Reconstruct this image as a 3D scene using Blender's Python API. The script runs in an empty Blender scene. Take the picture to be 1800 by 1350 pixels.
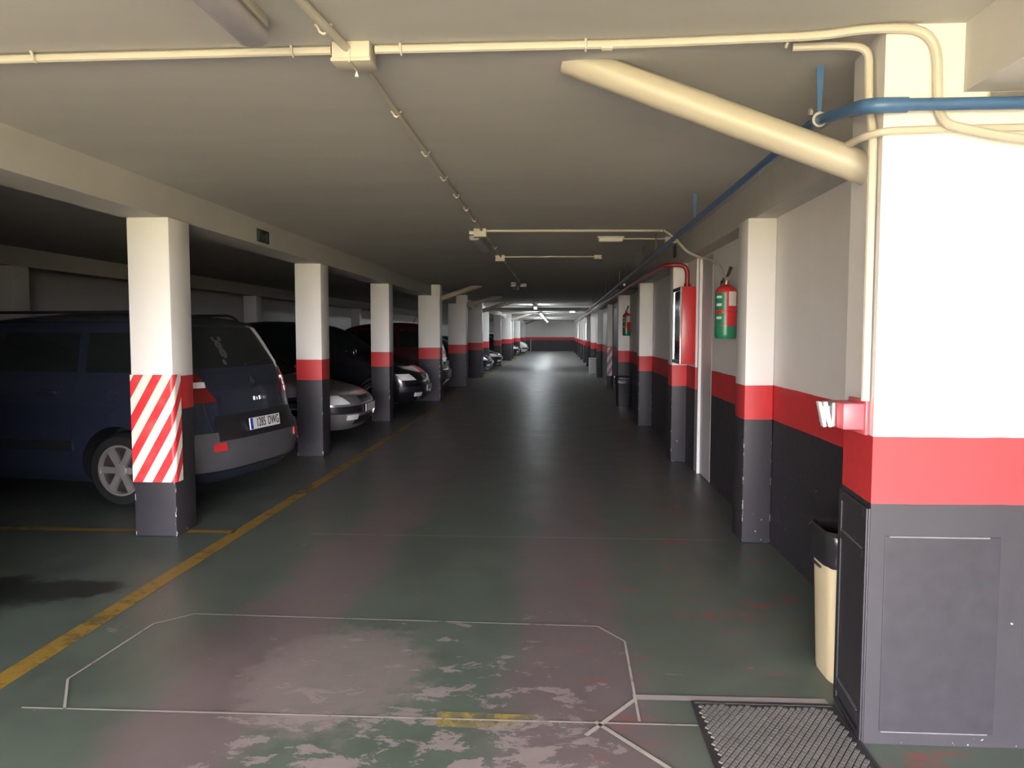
import bpy, bmesh, math, random
from mathutils import Vector, Matrix
random.seed(4)
sc = bpy.context.scene
COL = sc.collection

# ------------------------------------------------------------------ camera
F_PX, CAM_H, VX, VY, ROLL = 1350.0, 1.55, 980.0, 586.0, math.radians(0.3)
_y = Vector((VX - 900, VY - 675, F_PX)).normalized()          # corridor axis seen from the camera
_d = Vector((-math.sin(ROLL), math.cos(ROLL), 0)); _d = (_d - _y * _d.dot(_y)).normalized()
_z = -_d
_x = _y.cross(_z)
right = Vector((_x[0], _y[0], _z[0])); down = Vector((_x[1], _y[1], _z[1])); fwd = Vector((_x[2], _y[2], _z[2]))
cam_d = bpy.data.cameras.new('camera'); cam = bpy.data.objects.new('camera', cam_d); COL.objects.link(cam)
M3 = Matrix((right, -down, -fwd)).transposed()
cam.matrix_world = Matrix.Translation((0, 0, CAM_H)) @ M3.to_4x4()
cam_d.sensor_width = 36; cam_d.lens = 36 * F_PX / 1800; cam_d.clip_start = 0.05; cam_d.clip_end = 300
sc.camera = cam

# ------------------------------------------------------------------ light
world = bpy.data.worlds.new('overcast_sky'); sc.world = world; world.use_nodes = True
bg = world.node_tree.nodes['Background']
bg.inputs['Color'].default_value = (0.96, 0.91, 1.0, 1); bg.inputs['Strength'].default_value = 62.0
portal = bpy.data.lights.new('entrance_portal', 'AREA'); portal.shape = 'RECTANGLE'
portal.size = 5.2; portal.size_y = 2.2; portal.cycles.is_portal = True
po = bpy.data.objects.new('entrance_portal', portal); COL.objects.link(po)
po.location = (-0.2, -3.55, 1.1); po.rotation_euler = (math.radians(90), 0, math.radians(0))   # faces +Y (into the garage)
LAMP_POWER = 340.0
vs = sc.view_settings
vs.view_transform = 'Standard'; vs.look = 'None'; vs.gamma = 1.0; vs.use_curve_mapping = False
vs.exposure = 0.0
sc.cycles.use_denoising = True
sc.cycles.max_bounces = 10; sc.cycles.diffuse_bounces = 6; sc.cycles.glossy_bounces = 4
sc.cycles.sample_clamp_indirect = 12.0

# ------------------------------------------------------------------ materials
class NT:
    def __init__(s, name):
        s.m = bpy.data.materials.new(name); s.m.use_nodes = True
        s.t = s.m.node_tree; s.b = s.t.nodes['Principled BSDF']
    def n(s, typ, **kw):
        nd = s.t.nodes.new(typ)
        for k, v in kw.items(): setattr(nd, k, v)
        return nd
    def set(s, sock, v):
        if hasattr(v, 'is_output') or isinstance(v, bpy.types.NodeSocket): s.t.links.new(v, sock)
        elif isinstance(v, (tuple, list)) and len(v) == 3 and sock.type == 'RGBA': sock.default_value = (*v, 1)
        else: sock.default_value = v
    def math(s, op, a, b=0.0, c=None, clamp=False):
        nd = s.n('ShaderNodeMath', operation=op, use_clamp=clamp)
        s.set(nd.inputs[0], a); s.set(nd.inputs[1], b)
        if c is not None: s.set(nd.inputs[2], c)
        return nd.outputs[0]
    def mix(s, f, a, b):
        nd = s.n('ShaderNodeMix', data_type='RGBA')
        s.set(nd.inputs['Factor'], f); s.set(nd.inputs['A'], a) if False else None
        s.set(nd.inputs[6], a); s.set(nd.inputs[7], b)
        return nd.outputs[2]
    def ramp(s, f, lo, hi):      # smooth 0..1 between lo and hi
        nd = s.n('ShaderNodeMapRange', interpolation_type='SMOOTHSTEP')
        s.set(nd.inputs[0], f); nd.inputs[1].default_value = lo; nd.inputs[2].default_value = hi
        return nd.outputs[0]
    def pos(s):
        g = s.n('ShaderNodeNewGeometry'); sp = s.n('ShaderNodeSeparateXYZ')
        s.t.links.new(g.outputs['Position'], sp.inputs[0])
        return g.outputs['Position'], sp.outputs[0], sp.outputs[1], sp.outputs[2]
    def noise(s, vec, scale, detail=3, rough=0.55, dist=0.0):
        nd = s.n('ShaderNodeTexNoise'); s.t.links.new(vec, nd.inputs['Vector'])
        nd.inputs['Scale'].default_value = scale; nd.inputs['Detail'].default_value = detail
        nd.inputs['Roughness'].default_value = rough; nd.inputs['Distortion'].default_value = dist
        return nd.outputs['Fac']
    def stretch(s, vec, sx, sy, sz):
        mp = s.n('ShaderNodeMapping'); s.t.links.new(vec, mp.inputs['Vector']); mp.inputs['Scale'].default_value = (sx, sy, sz)
        return mp.outputs[0]
    def bump(s, h, strength=0.2, dist=0.01):
        b = s.n('ShaderNodeBump'); s.set(b.inputs['Height'], h); b.inputs['Strength'].default_value = strength; b.inputs['Distance'].default_value = dist
        s.t.links.new(b.outputs[0], s.b.inputs['Normal'])

def plain(name, col, rough=0.5, metal=0.0, var=0.12, scale=9.0, coat=0.0, spec=0.5, emit=None):
    k = NT(name)
    p, x, y, z = k.pos()
    nz = k.noise(p, scale, 3)
    dark = tuple(c * (1 - var) for c in col); light = tuple(min(1, c * (1 + var)) for c in col)
    k.set(k.b.inputs['Base Color'], k.mix(nz, dark, light))
    k.b.inputs['Roughness'].default_value = rough; k.b.inputs['Metallic'].default_value = metal
    k.b.inputs['Specular IOR Level'].default_value = spec
    if coat: k.b.inputs['Coat Weight'].default_value = coat; k.b.inputs['Coat Roughness'].default_value = 0.06
    if emit:
        k.b.inputs['Emission Color'].default_value = (*emit[0], 1); k.b.inputs['Emission Strength'].default_value = emit[1]
    return k.m

WHITE = (0.74, 0.73, 0.71)
def painted(name, black_top, red_top, edges=False):
    """garage paint: black skirting, red band, white above, chipped along the foot and edges"""
    k = NT(name); p, x, y, z = k.pos()
    wob = k.math('MULTIPLY', k.math('SUBTRACT', k.noise(p, 3.0, 2), 0.5), 0.012)
    zz = k.math('ADD', z, wob)
    fine = k.noise(p, 30, 4); soft = k.noise(p, 2.2, 3)
    white = k.mix(soft, (0.75, 0.74, 0.715), (0.82, 0.81, 0.79))
    red = k.mix(soft, (0.50, 0.028, 0.032), (0.60, 0.04, 0.045))
    black = k.mix(soft, (0.022, 0.021, 0.025), (0.04, 0.038, 0.044))
    a = k.math('GREATER_THAN', zz, black_top); b = k.math('GREATER_THAN', zz, red_top)
    c = k.mix(b, k.mix(a, black, red), white)
    # chips: denser close to the floor
    chip = k.math('MULTIPLY', k.math('GREATER_THAN', k.noise(p, 46, 2), 0.70), k.math('LESS_THAN', z, 0.035))
    chip2 = k.math('MULTIPLY', k.math('GREATER_THAN', k.noise(p, 28, 2, 0.4), 0.775), k.math('LESS_THAN', z, black_top))
    chip = k.math('MAXIMUM', chip, chip2)
    if edges:      # paint knocked off the arrises
        tc = k.n('ShaderNodeTexCoord'); sp = k.n('ShaderNodeSeparateXYZ'); k.t.links.new(tc.outputs['Generated'], sp.inputs[0])
        e = k.math('MINIMUM', k.math('ABSOLUTE', k.math('SUBTRACT', sp.outputs[0], 0.5)), k.math('ABSOLUTE', k.math('SUBTRACT', sp.outputs[1], 0.5)))
        e = k.math('MULTIPLY', k.math('GREATER_THAN', e, 0.468), k.math('GREATER_THAN', k.noise(k.stretch(p, 1, 1, 0.5), 34, 3), 0.585))
        chip = k.math('MAXIMUM', chip, k.math('MULTIPLY', e, k.math('LESS_THAN', z, black_top - 0.15)))
    c = k.mix(chip, c, (0.45, 0.44, 0.43))
    k.set(k.b.inputs['Base Color'], c)
    k.set(k.b.inputs['Roughness'], k.math('MULTIPLY_ADD', fine, 0.2, 0.42))
    k.bump(k.noise(p, 14, 4), 0.12, 0.008)
    return k.m

def floor_mat():
    k = NT('worn_green_floor_paint'); p, x, y, z = k.pos()
    n1 = k.noise(p, 0.7, 4, 0.6); n2 = k.noise(p, 2.6, 5, 0.65); n3 = k.noise(p, 9, 4, 0.6); n4 = k.noise(k.stretch(p, 1, 0.35, 1), 1.3, 4, 0.6)
    green = k.mix(n2, (0.060, 0.082, 0.070), (0.135, 0.180, 0.150))
    grey = k.mix(n2, (0.085, 0.09, 0.085), (0.14, 0.142, 0.135))
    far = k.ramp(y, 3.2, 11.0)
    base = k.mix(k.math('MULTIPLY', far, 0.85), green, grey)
    # two wheel tracks worn to a mauve grey
    def track(cx, w):
        d = k.math('ABSOLUTE', k.math('SUBTRACT', k.math('ADD', x, k.math('MULTIPLY', k.math('SUBTRACT', n1, 0.5), 0.7)), cx))
        d = k.math('ADD', d, k.math('MULTIPLY', k.math('SUBTRACT', n2, 0.5), 0.28))
        return k.math('SUBTRACT', 1.0, k.ramp(d, w * 0.55, w * 1.25), clamp=True)
    tr = k.math('MAXIMUM', track(-1.42, 0.30), track(0.08, 0.34))
    mauve = k.mix(n2, (0.125, 0.098, 0.105), (0.20, 0.165, 0.178))
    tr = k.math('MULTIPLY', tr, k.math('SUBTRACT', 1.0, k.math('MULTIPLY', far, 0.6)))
    c = k.mix(k.math('MULTIPLY', tr, 0.9), base, mauve)
    # broad bare patch beside the left track, close to the entrance
    bx = k.math('DIVIDE', k.math('ADD', x, 1.0), 0.46); by = k.math('DIVIDE', k.math('SUBTRACT', y, 3.35), 0.62)
    br = k.math('ADD', k.math('ADD', k.math('MULTIPLY', bx, bx), k.math('MULTIPLY', by, by)), k.math('MULTIPLY', k.math('SUBTRACT', n3, 0.5), 1.8))
    c = k.mix(k.math('MULTIPLY', k.math('SUBTRACT', 1.0, k.ramp(br, 0.35, 1.1)), 0.75), c, k.mix(n3, (0.19, 0.16, 0.168), (0.30, 0.262, 0.27)))
    # worn dark red undercoat
    redm = k.math('MULTIPLY', k.ramp(k.noise(k.stretch(p, 0.8, 1.5, 1), 3.1, 5, 0.7), 0.56, 0.65), k.ramp(x, -0.1, 0.5))
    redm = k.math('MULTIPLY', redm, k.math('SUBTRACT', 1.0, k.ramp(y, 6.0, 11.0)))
    c = k.mix(k.math('MULTIPLY', redm, 0.8), c, k.mix(n3, (0.20, 0.085, 0.08), (0.30, 0.06, 0.05)))
    # peeled patches close to the entrance
    pe = k.noise(k.stretch(p, 1, 1.7, 1), 4.5, 7, 0.72, 0.4)
    near = k.math('SUBTRACT', 1.0, k.ramp(y, 2.4, 4.8))
    xx = k.math('SUBTRACT', 1.0, k.ramp(k.math('ABSOLUTE', k.math('ADD', x, 0.55)), 0.5, 1.2))
    pe = k.math('ADD', pe, k.math('MULTIPLY', k.math('MULTIPLY', near, xx), 0.15))
    pm = k.ramp(pe, 0.66, 0.685)
    c = k.mix(k.math('MULTIPLY', pm, 0.8), c, k.mix(n3, (0.24, 0.20, 0.21), (0.36, 0.32, 0.33)))
    # dark oil stain in the first bay
    dx = k.math('DIVIDE', k.math('ADD', x, 3.2), 0.62); dy = k.math('DIVIDE', k.math('SUBTRACT', y, 4.36), 0.26)
    r2 = k.math('ADD', k.math('MULTIPLY', dx, dx), k.math('MULTIPLY', dy, dy))
    r2 = k.math('ADD', r2, k.math('MULTIPLY', k.math('SUBTRACT', k.noise(p, 3.4, 5, 0.7), 0.5), 4.2))
    c = k.mix(k.math('MULTIPLY', k.math('SUBTRACT', 1.0, k.ramp(r2, 0.5, 1.25)), 0.75), c, (0.012, 0.012, 0.010))
    # grime blotches
    c = k.mix(k.math('MULTIPLY', k.ramp(n4, 0.50, 0.78), 0.35), c, (0.03, 0.035, 0.03))
    # bare cement where columns and walls meet the floor is left to the fine noise
    sp = k.math('MULTIPLY', k.math('GREATER_THAN', k.noise(p, 60, 2), 0.765), 0.5)
    c = k.mix(sp, c, (0.33, 0.31, 0.30))
    k.set(k.b.inputs['Base Color'], c)
    k.set(k.b.inputs['Roughness'], k.math('ADD', k.math('MULTIPLY_ADD', n2, 0.26, 0.26), k.math('MULTIPLY', k.ramp(y, 10.0, 30.0), 0.10)))
    k.b.inputs['Specular IOR Level'].default_value = 0.38
    k.bump(k.math('ADD', k.math('MULTIPLY', n3, 0.5), k.math('MULTIPLY', n2, 0.5)), 0.10, 0.01)
    return k.m

def stripes_mat(name, red, white, period, slope):
    k = NT(name)
    tc = k.n('ShaderNodeTexCoord'); sp = k.n('ShaderNodeSeparateXYZ'); k.t.links.new(tc.outputs['Object'], sp.inputs[0])
    u = k.math('SUBTRACT', k.math('SUBTRACT', sp.outputs[0], k.math('MULTIPLY', sp.outputs[1], -1.0)), k.math('MULTIPLY', sp.outputs[2], slope))
    f = k.math('FRACT', k.math('DIVIDE', k.math('ADD', u, 10.0), period))
    p, x, y, z = k.pos(); n = k.noise(p, 5, 4)
    c = k.mix(k.math('GREATER_THAN', f, 0.5), white, red)
    c = k.mix(k.math('MULTIPLY', k.ramp(n, 0.45, 0.8), 0.35), c, (0.35, 0.30, 0.28))
    k.set(k.b.inputs['Base Color'], c); k.b.inputs['Roughness'].default_value = 0.4
    return k.m

def fade_paint(name, col, lo, hi, a=1.0):
    """floor paint worn through in patches: bare spots are really transparent to the floor below"""
    k = NT(name); p, x, y, z = k.pos()
    n = k.noise(p, 6, 6, 0.7); nn = k.noise(p, 1.1, 2)
    f = k.ramp(k.math('ADD', k.math('MULTIPLY', n, 0.6), k.math('MULTIPLY', nn, 0.4)), lo, hi)
    tr = k.n('ShaderNodeBsdfTransparent'); mx = k.n('ShaderNodeMixShader')
    k.set(k.b.inputs['Base Color'], k.mix(n, tuple(c * 0.7 for c in col), col)); k.b.inputs['Roughness'].default_value = 0.5
    k.t.links.new(k.math('MULTIPLY', f, a), mx.inputs[0]); k.t.links.new(tr.outputs[0], mx.inputs[1]); k.t.links.new(k.b.outputs[0], mx.inputs[2])
    k.t.links.new(mx.outputs[0], k.t.nodes['Material Output'].inputs[0])
    return k.m

def ceil_mat():
    k = NT('old_white_ceiling_paint'); p, x, y, z = k.pos()
    n = k.noise(k.stretch(p, 0.5, 1.4, 1), 1.4, 5, 0.6); f = k.noise(p, 22, 3)
    c = k.mix(n, (0.41, 0.40, 0.385), (0.545, 0.535, 0.515))
    scr = k.math('MULTIPLY', k.ramp(k.noise(k.stretch(p, 1, 3.0, 3.0), 2.2, 6, 0.75), 0.70, 0.74), 0.35)
    c = k.mix(scr, c, (0.25, 0.23, 0.21))
    k.set(k.b.inputs['Base Color'], c); k.b.inputs['Roughness'].default_value = 0.8
    k.bump(f, 0.08, 0.006)
    return k.m

def glass_mat():
    k = NT('car_window_glass')
    k.b.inputs['Base Color'].default_value = (0.012, 0.016, 0.016, 1); k.b.inputs['Roughness'].default_value = 0.06
    k.b.inputs['Specular IOR Level'].default_value = 0.6
    p, x, y, z = k.pos(); k.bump(k.noise(p, 1.5, 1), 0.01, 0.01)
    return k.m

MT = dict(
    left=painted('column_paint', 0.965, 1.22), right=painted('wall_paint', 0.922, 1.172),
    leftcol=painted('column_paint_chipped', 0.965, 1.22, True), rightcol=painted('wall_column_paint_chipped', 0.922, 1.172, True),
    floor=floor_mat(), ceil=ceil_mat(),
    stripe=stripes_mat('red_white_stripes', (0.62, 0.03, 0.035), (0.74, 0.71, 0.62), 0.148, 0.58),
    stripe2=stripes_mat('faded_pink_white_stripes', (0.36, 0.09, 0.10), (0.60, 0.55, 0.53), 0.17, 0.6),
    yellow=fade_paint('yellow_line_paint', (0.39, 0.255, 0.045), 0.345, 0.50, 0.9),
    yellow2=fade_paint('pale_yellow_paint', (0.50, 0.40, 0.12), 0.40, 0.56, 0.7),
    chalk=fade_paint('cut_line_filler', (0.50, 0.49, 0.45), 0.32, 0.46, 0.95),
    cement=fade_paint('cement_filler', (0.40, 0.38, 0.40), 0.22, 0.34, 0.95),
    conduit=plain('cream_conduit', (0.50, 0.47, 0.40), 0.45, var=0.08),
    box=plain('cream_plastic', (0.52, 0.49, 0.415), 0.5, var=0.06),
    drain=plain('cream_painted_drain', (0.42, 0.385, 0.31), 0.42, var=0.10, scale=5),
    blue=plain('blue_pipe_paint', (0.050, 0.125, 0.27), 0.4, var=0.25),
    redpipe=plain('red_pipe_paint', (0.30, 0.018, 0.02), 0.4),
    red=plain('red_enamel', (0.52, 0.03, 0.035), 0.32),
    redbox=plain('pink_red_enamel', (0.58, 0.10, 0.12), 0.4),
    steel=plain('grey_steel', (0.36, 0.36, 0.37), 0.4, metal=0.7),
    dark=plain('dark_steel', (0.03, 0.03, 0.035), 0.5),
    lampoff=plain('grey_lamp_diffuser', (0.42, 0.40, 0.42), 0.35),
    white=plain('white_plastic', (0.78, 0.77, 0.75), 0.4, var=0.04),
    green=plain('green_enamel', (0.02, 0.20, 0.10), 0.35),
    greendark=plain('dark_green_sign', (0.012, 0.04, 0.022), 0.4),
    signpale=plain('pale_green_print', (0.10, 0.13, 0.10), 0.5),
    label=plain('pale_paper', (0.62, 0.58, 0.54), 0.6, var=0.05),
    brass=plain('brass', (0.55, 0.42, 0.20), 0.3, metal=0.9),
    rubber=plain('black_rubber', (0.012, 0.012, 0.012), 0.6),
    bag=plain('black_bin_bag', (0.016, 0.016, 0.018), 0.28, spec=0.6),
    cream=plain('cream_bin_plastic', (0.62, 0.54, 0.34), 0.45, var=0.06),
    palebin=plain('pale_bin_plastic', (0.55, 0.56, 0.50), 0.5),
    panel=plain('scuffed_black_panel', (0.030, 0.029, 0.034), 0.42, var=0.3, scale=16),
    scuff=plain('scuffed_grey_edge', (0.14, 0.135, 0.14), 0.5, var=0.4, scale=22),
    plate=plain('dirty_tread_plate', (0.035, 0.035, 0.034), 0.5, var=0.35, scale=7),
    tread=plain('worn_tread', (0.155, 0.155, 0.148), 0.5, var=0.35, scale=6),
    metaldoor=plain('grey_door_paint', (0.52, 0.50, 0.50), 0.45),
    glass=glass_mat(),
    cabglass=plain('cabinet_glass', (0.03, 0.032, 0.04), 0.08, spec=0.8),
    tube=plain('lit_tube', (0.9, 0.9, 0.9), 0.5, var=0.0, emit=((0.90, 0.96, 1.0), LAMP_POWER)),
    warm=plain('lit_emergency_lens', (0.9, 0.85, 0.7), 0.5, var=0.0, emit=((1.0, 0.9, 0.7), 6.0)),
    navy=plain('navy_car_paint', (0.026, 0.034, 0.058), 0.25, metal=0.3, coat=0.7, var=0.05),
    silver=plain('silver_car_paint', (0.30, 0.29, 0.285), 0.3, metal=0.5, coat=0.5, var=0.05),
    black=plain('black_car_paint', (0.010, 0.010, 0.013), 0.2, coat=0.9, var=0.05),
    maroon=plain('maroon_car_paint', (0.055, 0.012, 0.014), 0.22, coat=0.9, var=0.05),
    bluecar=plain('blue_car_paint', (0.015, 0.025, 0.09), 0.2, coat=0.9, var=0.05),
    greycar=plain('dark_grey_car_paint', (0.07, 0.07, 0.065), 0.22, metal=0.3, coat=0.9, var=0.05),
    whitecar=plain('white_car_paint', (0.72, 0.72, 0.70), 0.25, coat=0.8, var=0.03),
    bumper=plain('grey_bumper_plastic', (0.075, 0.075, 0.08), 0.4),
    trimdark=plain('black_trim_plastic', (0.015, 0.015, 0.017), 0.4),
    lens=plain('headlamp_lens', (0.82, 0.82, 0.82), 0.14, metal=0.0, var=0.2, scale=30),
    redlens=plain('red_lamp_lens', (0.17, 0.007, 0.007), 0.12, spec=0.8, var=0.3, scale=40),
    chrome=plain('chrome', (0.75, 0.75, 0.75), 0.12, metal=1.0, var=0.03),
    alloy=plain('alloy_wheel', (0.42, 0.40, 0.37), 0.32, metal=0.6),
    plateW=plain('white_number_plate', (0.70, 0.69, 0.67), 0.4, var=0.04),
    plateB=plain('blue_plate_strip', (0.02, 0.05, 0.35), 0.4),
    ink=plain('black_ink', (0.01, 0.01, 0.01), 0.5),
    wallside=plain('street_wall', (0.5, 0.47, 0.40), 0.8),
    ground=plain('yellowish_ground', (0.38, 0.33, 0.14), 0.9, var=0.2, scale=0.8),  # ground outside the entrance, yellowish in its own colour
)

# ------------------------------------------------------------------ helpers
def link(name, bm, mat, parent=None, label=None, cat=None, group=None, kind=None, smooth=False, sharp=35):
    bmesh.ops.recalc_face_normals(bm, faces=bm.faces[:])
    me = bpy.data.meshes.new(name); bm.to_mesh(me); bm.free()
    mats = mat if isinstance(mat, (list, tuple)) else [mat]
    for m in mats: me.materials.append(MT[m] if isinstance(m, str) else m)
    if smooth:
        for f in me.polygons: f.use_smooth = True
        me.set_sharp_from_angle(angle=math.radians(sharp))
    o = bpy.data.objects.new(name, me); COL.objects.link(o)
    if parent is not None:
        o.parent = parent
    return tag(o, label, cat, group, kind)

def tag(o, label=None, cat=None, group=None, kind=None):
    if label: o['label'] = label
    if cat: o['category'] = cat
    if group: o['group'] = group
    if kind: o['kind'] = kind
    return o

def empty(name, loc, rz=0.0, label=None, cat=None, group=None):
    o = bpy.data.objects.new(name, None); COL.objects.link(o)
    o.location = loc; o.rotation_euler = (0, 0, rz); o.empty_display_size = 0.1
    return tag(o, label, cat, group)

def box(bm, x0, x1, y0, y1, z0, z1, bev=0.0, seg=2):
    vs_ = [bm.verts.new(v) for v in ((x0, y0, z0), (x1, y0, z0), (x1, y1, z0), (x0, y1, z0), (x0, y0, z1), (x1, y0, z1), (x1, y1, z1), (x0, y1, z1))]
    fs = [bm.faces.new([vs_[i] for i in f]) for f in ((0, 3, 2, 1), (4, 5, 6, 7), (0, 1, 5, 4), (1, 2, 6, 5), (2, 3, 7, 6), (3, 0, 4, 7))]
    if bev:
        ed = list({e for f in fs for e in f.edges})
        bmesh.ops.bevel(bm, geom=ed, offset=bev, segments=seg, affect='EDGES', profile=0.5)
    return bm

def B(*a, bev=0.0, seg=2):
    bm = bmesh.new(); box(bm, *a, bev=bev, seg=seg); return bm

def fillet(pts, r, n=6):
    pts = [Vector(p) for p in pts]; out = [pts[0]]
    for i in range(1, len(pts) - 1):
        a, b, c = pts[i - 1], pts[i], pts[i + 1]
        d1, d2 = (a - b), (c - b); l = min(r, d1.length * 0.49, d2.length * 0.49)
        p, q = b + d1.normalized() * l, b + d2.normalized() * l
        for k in range(n + 1):
            t = k / n; out.append((1 - t) ** 2 * p + 2 * t * (1 - t) * b + t * t * q)
    out.append(pts[-1]); return out

def tube(bm, pts, r, seg=10, cap=True):
    pts = [Vector(p) for p in pts]; rings = []; nrm = None
    for i, p in enumerate(pts):
        t = ((pts[min(i + 1, len(pts) - 1)] - pts[max(i - 1, 0)])).normalized()
        if nrm is None:
            nrm = t.orthogonal().normalized()
        nrm = (nrm - t * nrm.dot(t)).normalized(); bn = t.cross(nrm)
        rr = r[i] if isinstance(r, (list, tuple)) else r
        rings.append([bm.verts.new(p + rr * (math.cos(a) * nrm + math.sin(a) * bn)) for a in [2 * math.pi * k / seg for k in range(seg)]])
    for a, b in zip(rings, rings[1:]):
        for k in range(seg): bm.faces.new((a[k], a[(k + 1) % seg], b[(k + 1) % seg], b[k]))
    if cap: bm.faces.new(rings[0][::-1]); bm.faces.new(rings[-1])
    return bm

def T(pts, r, seg=10): return tube(bmesh.new(), pts, r, seg)

def lathe(bm, prof, origin=(0, 0, 0), axis='Z', seg=24, a0=0.0):
    o = Vector(origin); rings = []
    for r, h in prof:
        ring = []
        for k in range(seg):
            a = a0 + 2 * math.pi * k / seg; c, s = r * math.cos(a), r * math.sin(a)
            v = (c, s, h) if axis == 'Z' else ((c, h, s) if axis == 'Y' else (h, c, s))
            ring.append(bm.verts.new(o + Vector(v)))
        rings.append(ring)
    for a, b in zip(rings, rings[1:]):
        for k in range(seg): bm.faces.new((a[k], a[(k + 1) % seg], b[(k + 1) % seg], b[k]))
    bm.faces.new(rings[0][::-1]); bm.faces.new(rings[-1])
    return bm

def strip(bm, pts, w, z=0.0025, h=0.002):
    """flat painted strip along a polyline on the floor"""
    for a, b in zip(pts, pts[1:]):
        a, b = Vector((*a, 0)), Vector((*b, 0)); t = (b - a).normalized(); s = Vector((-t.y, t.x, 0)) * w / 2
        t = t * w * 0.25
        vs_ = [bm.verts.new((q.x, q.y, z)) for q in (a - t - s, b + t - s, b + t + s, a - t + s)]
        bm.faces.new(vs_)
    return bm

def text_mesh(s, size, name, mat, parent, mw):
    cu = bpy.data.curves.new(name, 'FONT'); cu.body = s; cu.size = size; cu.extrude = 0.0012; cu.align_x = 'CENTER'; cu.align_y = 'CENTER'
    cu.space_character = 1.05
    tmp = bpy.data.objects.new(name, cu); COL.objects.link(tmp)
    dg = bpy.context.evaluated_depsgraph_get(); me = bpy.data.meshes.new_from_object(tmp.evaluated_get(dg))
    bpy.data.objects.remove(tmp)
    me.name = name; me.materials.clear(); me.materials.append(MT[mat])
    o = bpy.data.objects.new(name, me); COL.objects.link(o); o.parent = parent; o.matrix_local = mw
    return o

# ------------------------------------------------------------------ structure
YB, YE, XL, XR, HC, HB = -3.55, 67.8, -8.2, 1.58, 2.65, 2.41     # back, end, left wall, right wall, ceiling, beam underside
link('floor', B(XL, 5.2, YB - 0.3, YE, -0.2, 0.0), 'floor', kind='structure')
link('ceiling', B(XL, 5.2, YB - 0.3, YE, HC, HC + 0.25), 'ceil', kind='structure')
link('wall_left', B(XL - 0.2, XL, 2.0, YE, 0, HC), 'left', kind='structure')
link('wall_end', B(XL - 0.2, 5.2, YE, YE + 0.2, 0, HC), 'left', kind='structure')
link('wall_right', B(XR, XR + 0.25, 3.27, YE, 0, HC), 'right', kind='structure')
# wall beside the entrance, seen frontally at the right
bm = B(1.165, 5.2, 2.89, 3.27, 0, HC)
for v in bm.verts:
    if v.co.x < 2 and v.co.y > 3: v.co.x = 1.198
link('wall_front', bm, 'right', kind='structure')
link('wall_entrance_side', B(5.0, 5.2, YB, 2.89, 0, HC), 'right', kind='structure')
# unseen block added left of the ramp to keep daylight off the bays
link('wall_shade_block', B(XL - 0.2, -2.95, YB, 3.3, 0, HC), 'left', kind='structure')
# entrance wall behind the camera: opening x -2.8..2.4, z 0..2.2
bm = bmesh.new(); box(bm, -2.9, -2.8, YB - 0.3, YB, 0, HC); box(bm, 2.4, 5.2, YB - 0.3, YB, 0, HC); box(bm, -2.8, 2.4, YB - 0.3, YB, 2.2, HC)
link('wall_entrance', bm, 'right', kind='structure')
link('ground', B(-60, 60, -90, YB - 0.3, -0.3, -0.02), 'ground', kind='structure')
# beams
link('beam_left', B(-3.25, -2.92, 3.3, YE, HB, HC), 'ceil', kind='structure')
link('beam_far_left', B(-7.3, -6.95, 3.3, YE, HB, HC), 'ceil', kind='structure')
link('beam_right', B(1.42, XR, 3.27, YE, 2.385, HC), 'ceil', kind='structure')
link('beam_entrance', B(1.44, 1.95, YB, 2.89, HB, HC), 'ceil', kind='structure')
for i, yy in enumerate((31.2, 35.8, 40.4, 45.0, 49.2, 53.0, 57.8, 62.6)):
    link('cross_beam' if i == 0 else 'cross_beam.%03d' % i, B(-2.92, 1.42, yy, yy + 0.3, HC - 0.06, HC), 'ceil', kind='structure')

# ------------------------------------------------------------------ columns
def column(x0, x1, y0, y1, mat, label, group, top=None, ztop=None, bev=0.012):
    bm = B(x0, x1, y0, y1, 0, ztop or HB, bev=bev, seg=2)
    if top: box(bm, *top)
    return link('column', bm, mat + 'col', label=label, cat='column', group=group, smooth=True, sharp=40)
GL, GR, GF = 'columns beside the parked cars', 'columns along the right wall', 'columns of the far left row'
c1 = column(-3.21, -2.885, 5.6, 5.93, 'left', 'white column with red and white striped guard in front of blue minivan', GL)
column(-3.255, -2.925, 9.4, 9.73, 'left', 'white column with red band between blue minivan and silver car', GL)
column(-3.26, -2.93, 13.28, 13.61, 'left', 'white column with red band between silver car and black minivan', GL)
column(-3.17, -2.67, 17.4, 17.75, 'left', 'wide stepped column between black minivan and maroon van', GL, top=(-2.87, -2.67, 17.41, 17.74, HB, HC))
column(-3.16, -2.63, 22.1, 22.5, 'left', 'wide shaded column just past the maroon van with drain pipe above', GL, top=(-2.92, -2.63, 22.11, 22.49, HB, HC))
column(-3.12, -2.62, 26.7, 27.1, 'left', 'wide column before the dark blue car', GL, top=(-2.92, -2.62, 26.71, 27.09, HB, HC))
column(-3.15, -2.80, 31.1, 31.45, 'left', 'column between dark blue car and grey car', GL)
column(-3.00, -2.66, 36.1, 36.4, 'left', 'column just past the grey car', GL)
column(-3.20, -2.62, 43.5, 43.9, 'left', 'brightly lit wide white column under the far lamps', GL, top=(-2.92, -2.62, 43.51, 43.89, HB, HC))
column(-3.1, -2.74, 47.6, 47.95, 'left', 'column before the distant black car', GL)
column(-3.1, -2.6, 53.2, 53.5, 'left', 'column between the distant black car and the white car', GL)
column(-3.1, -2.55, 60.5, 60.9, 'left', 'last column of the left row near the end wall', GL)
for y in (5.7, 9.5, 13.4, 17.5, 22.2, 26.8, 31.2):
    column(-7.28, -6.97, y, y + 0.32, 'left', 'shaded column against the back of the parking bays', GF)
column(1.37, 1.579, 5.7, 6.0, 'right', 'sunlit column next to the red and green extinguisher', GR, ztop=2.385)
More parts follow.
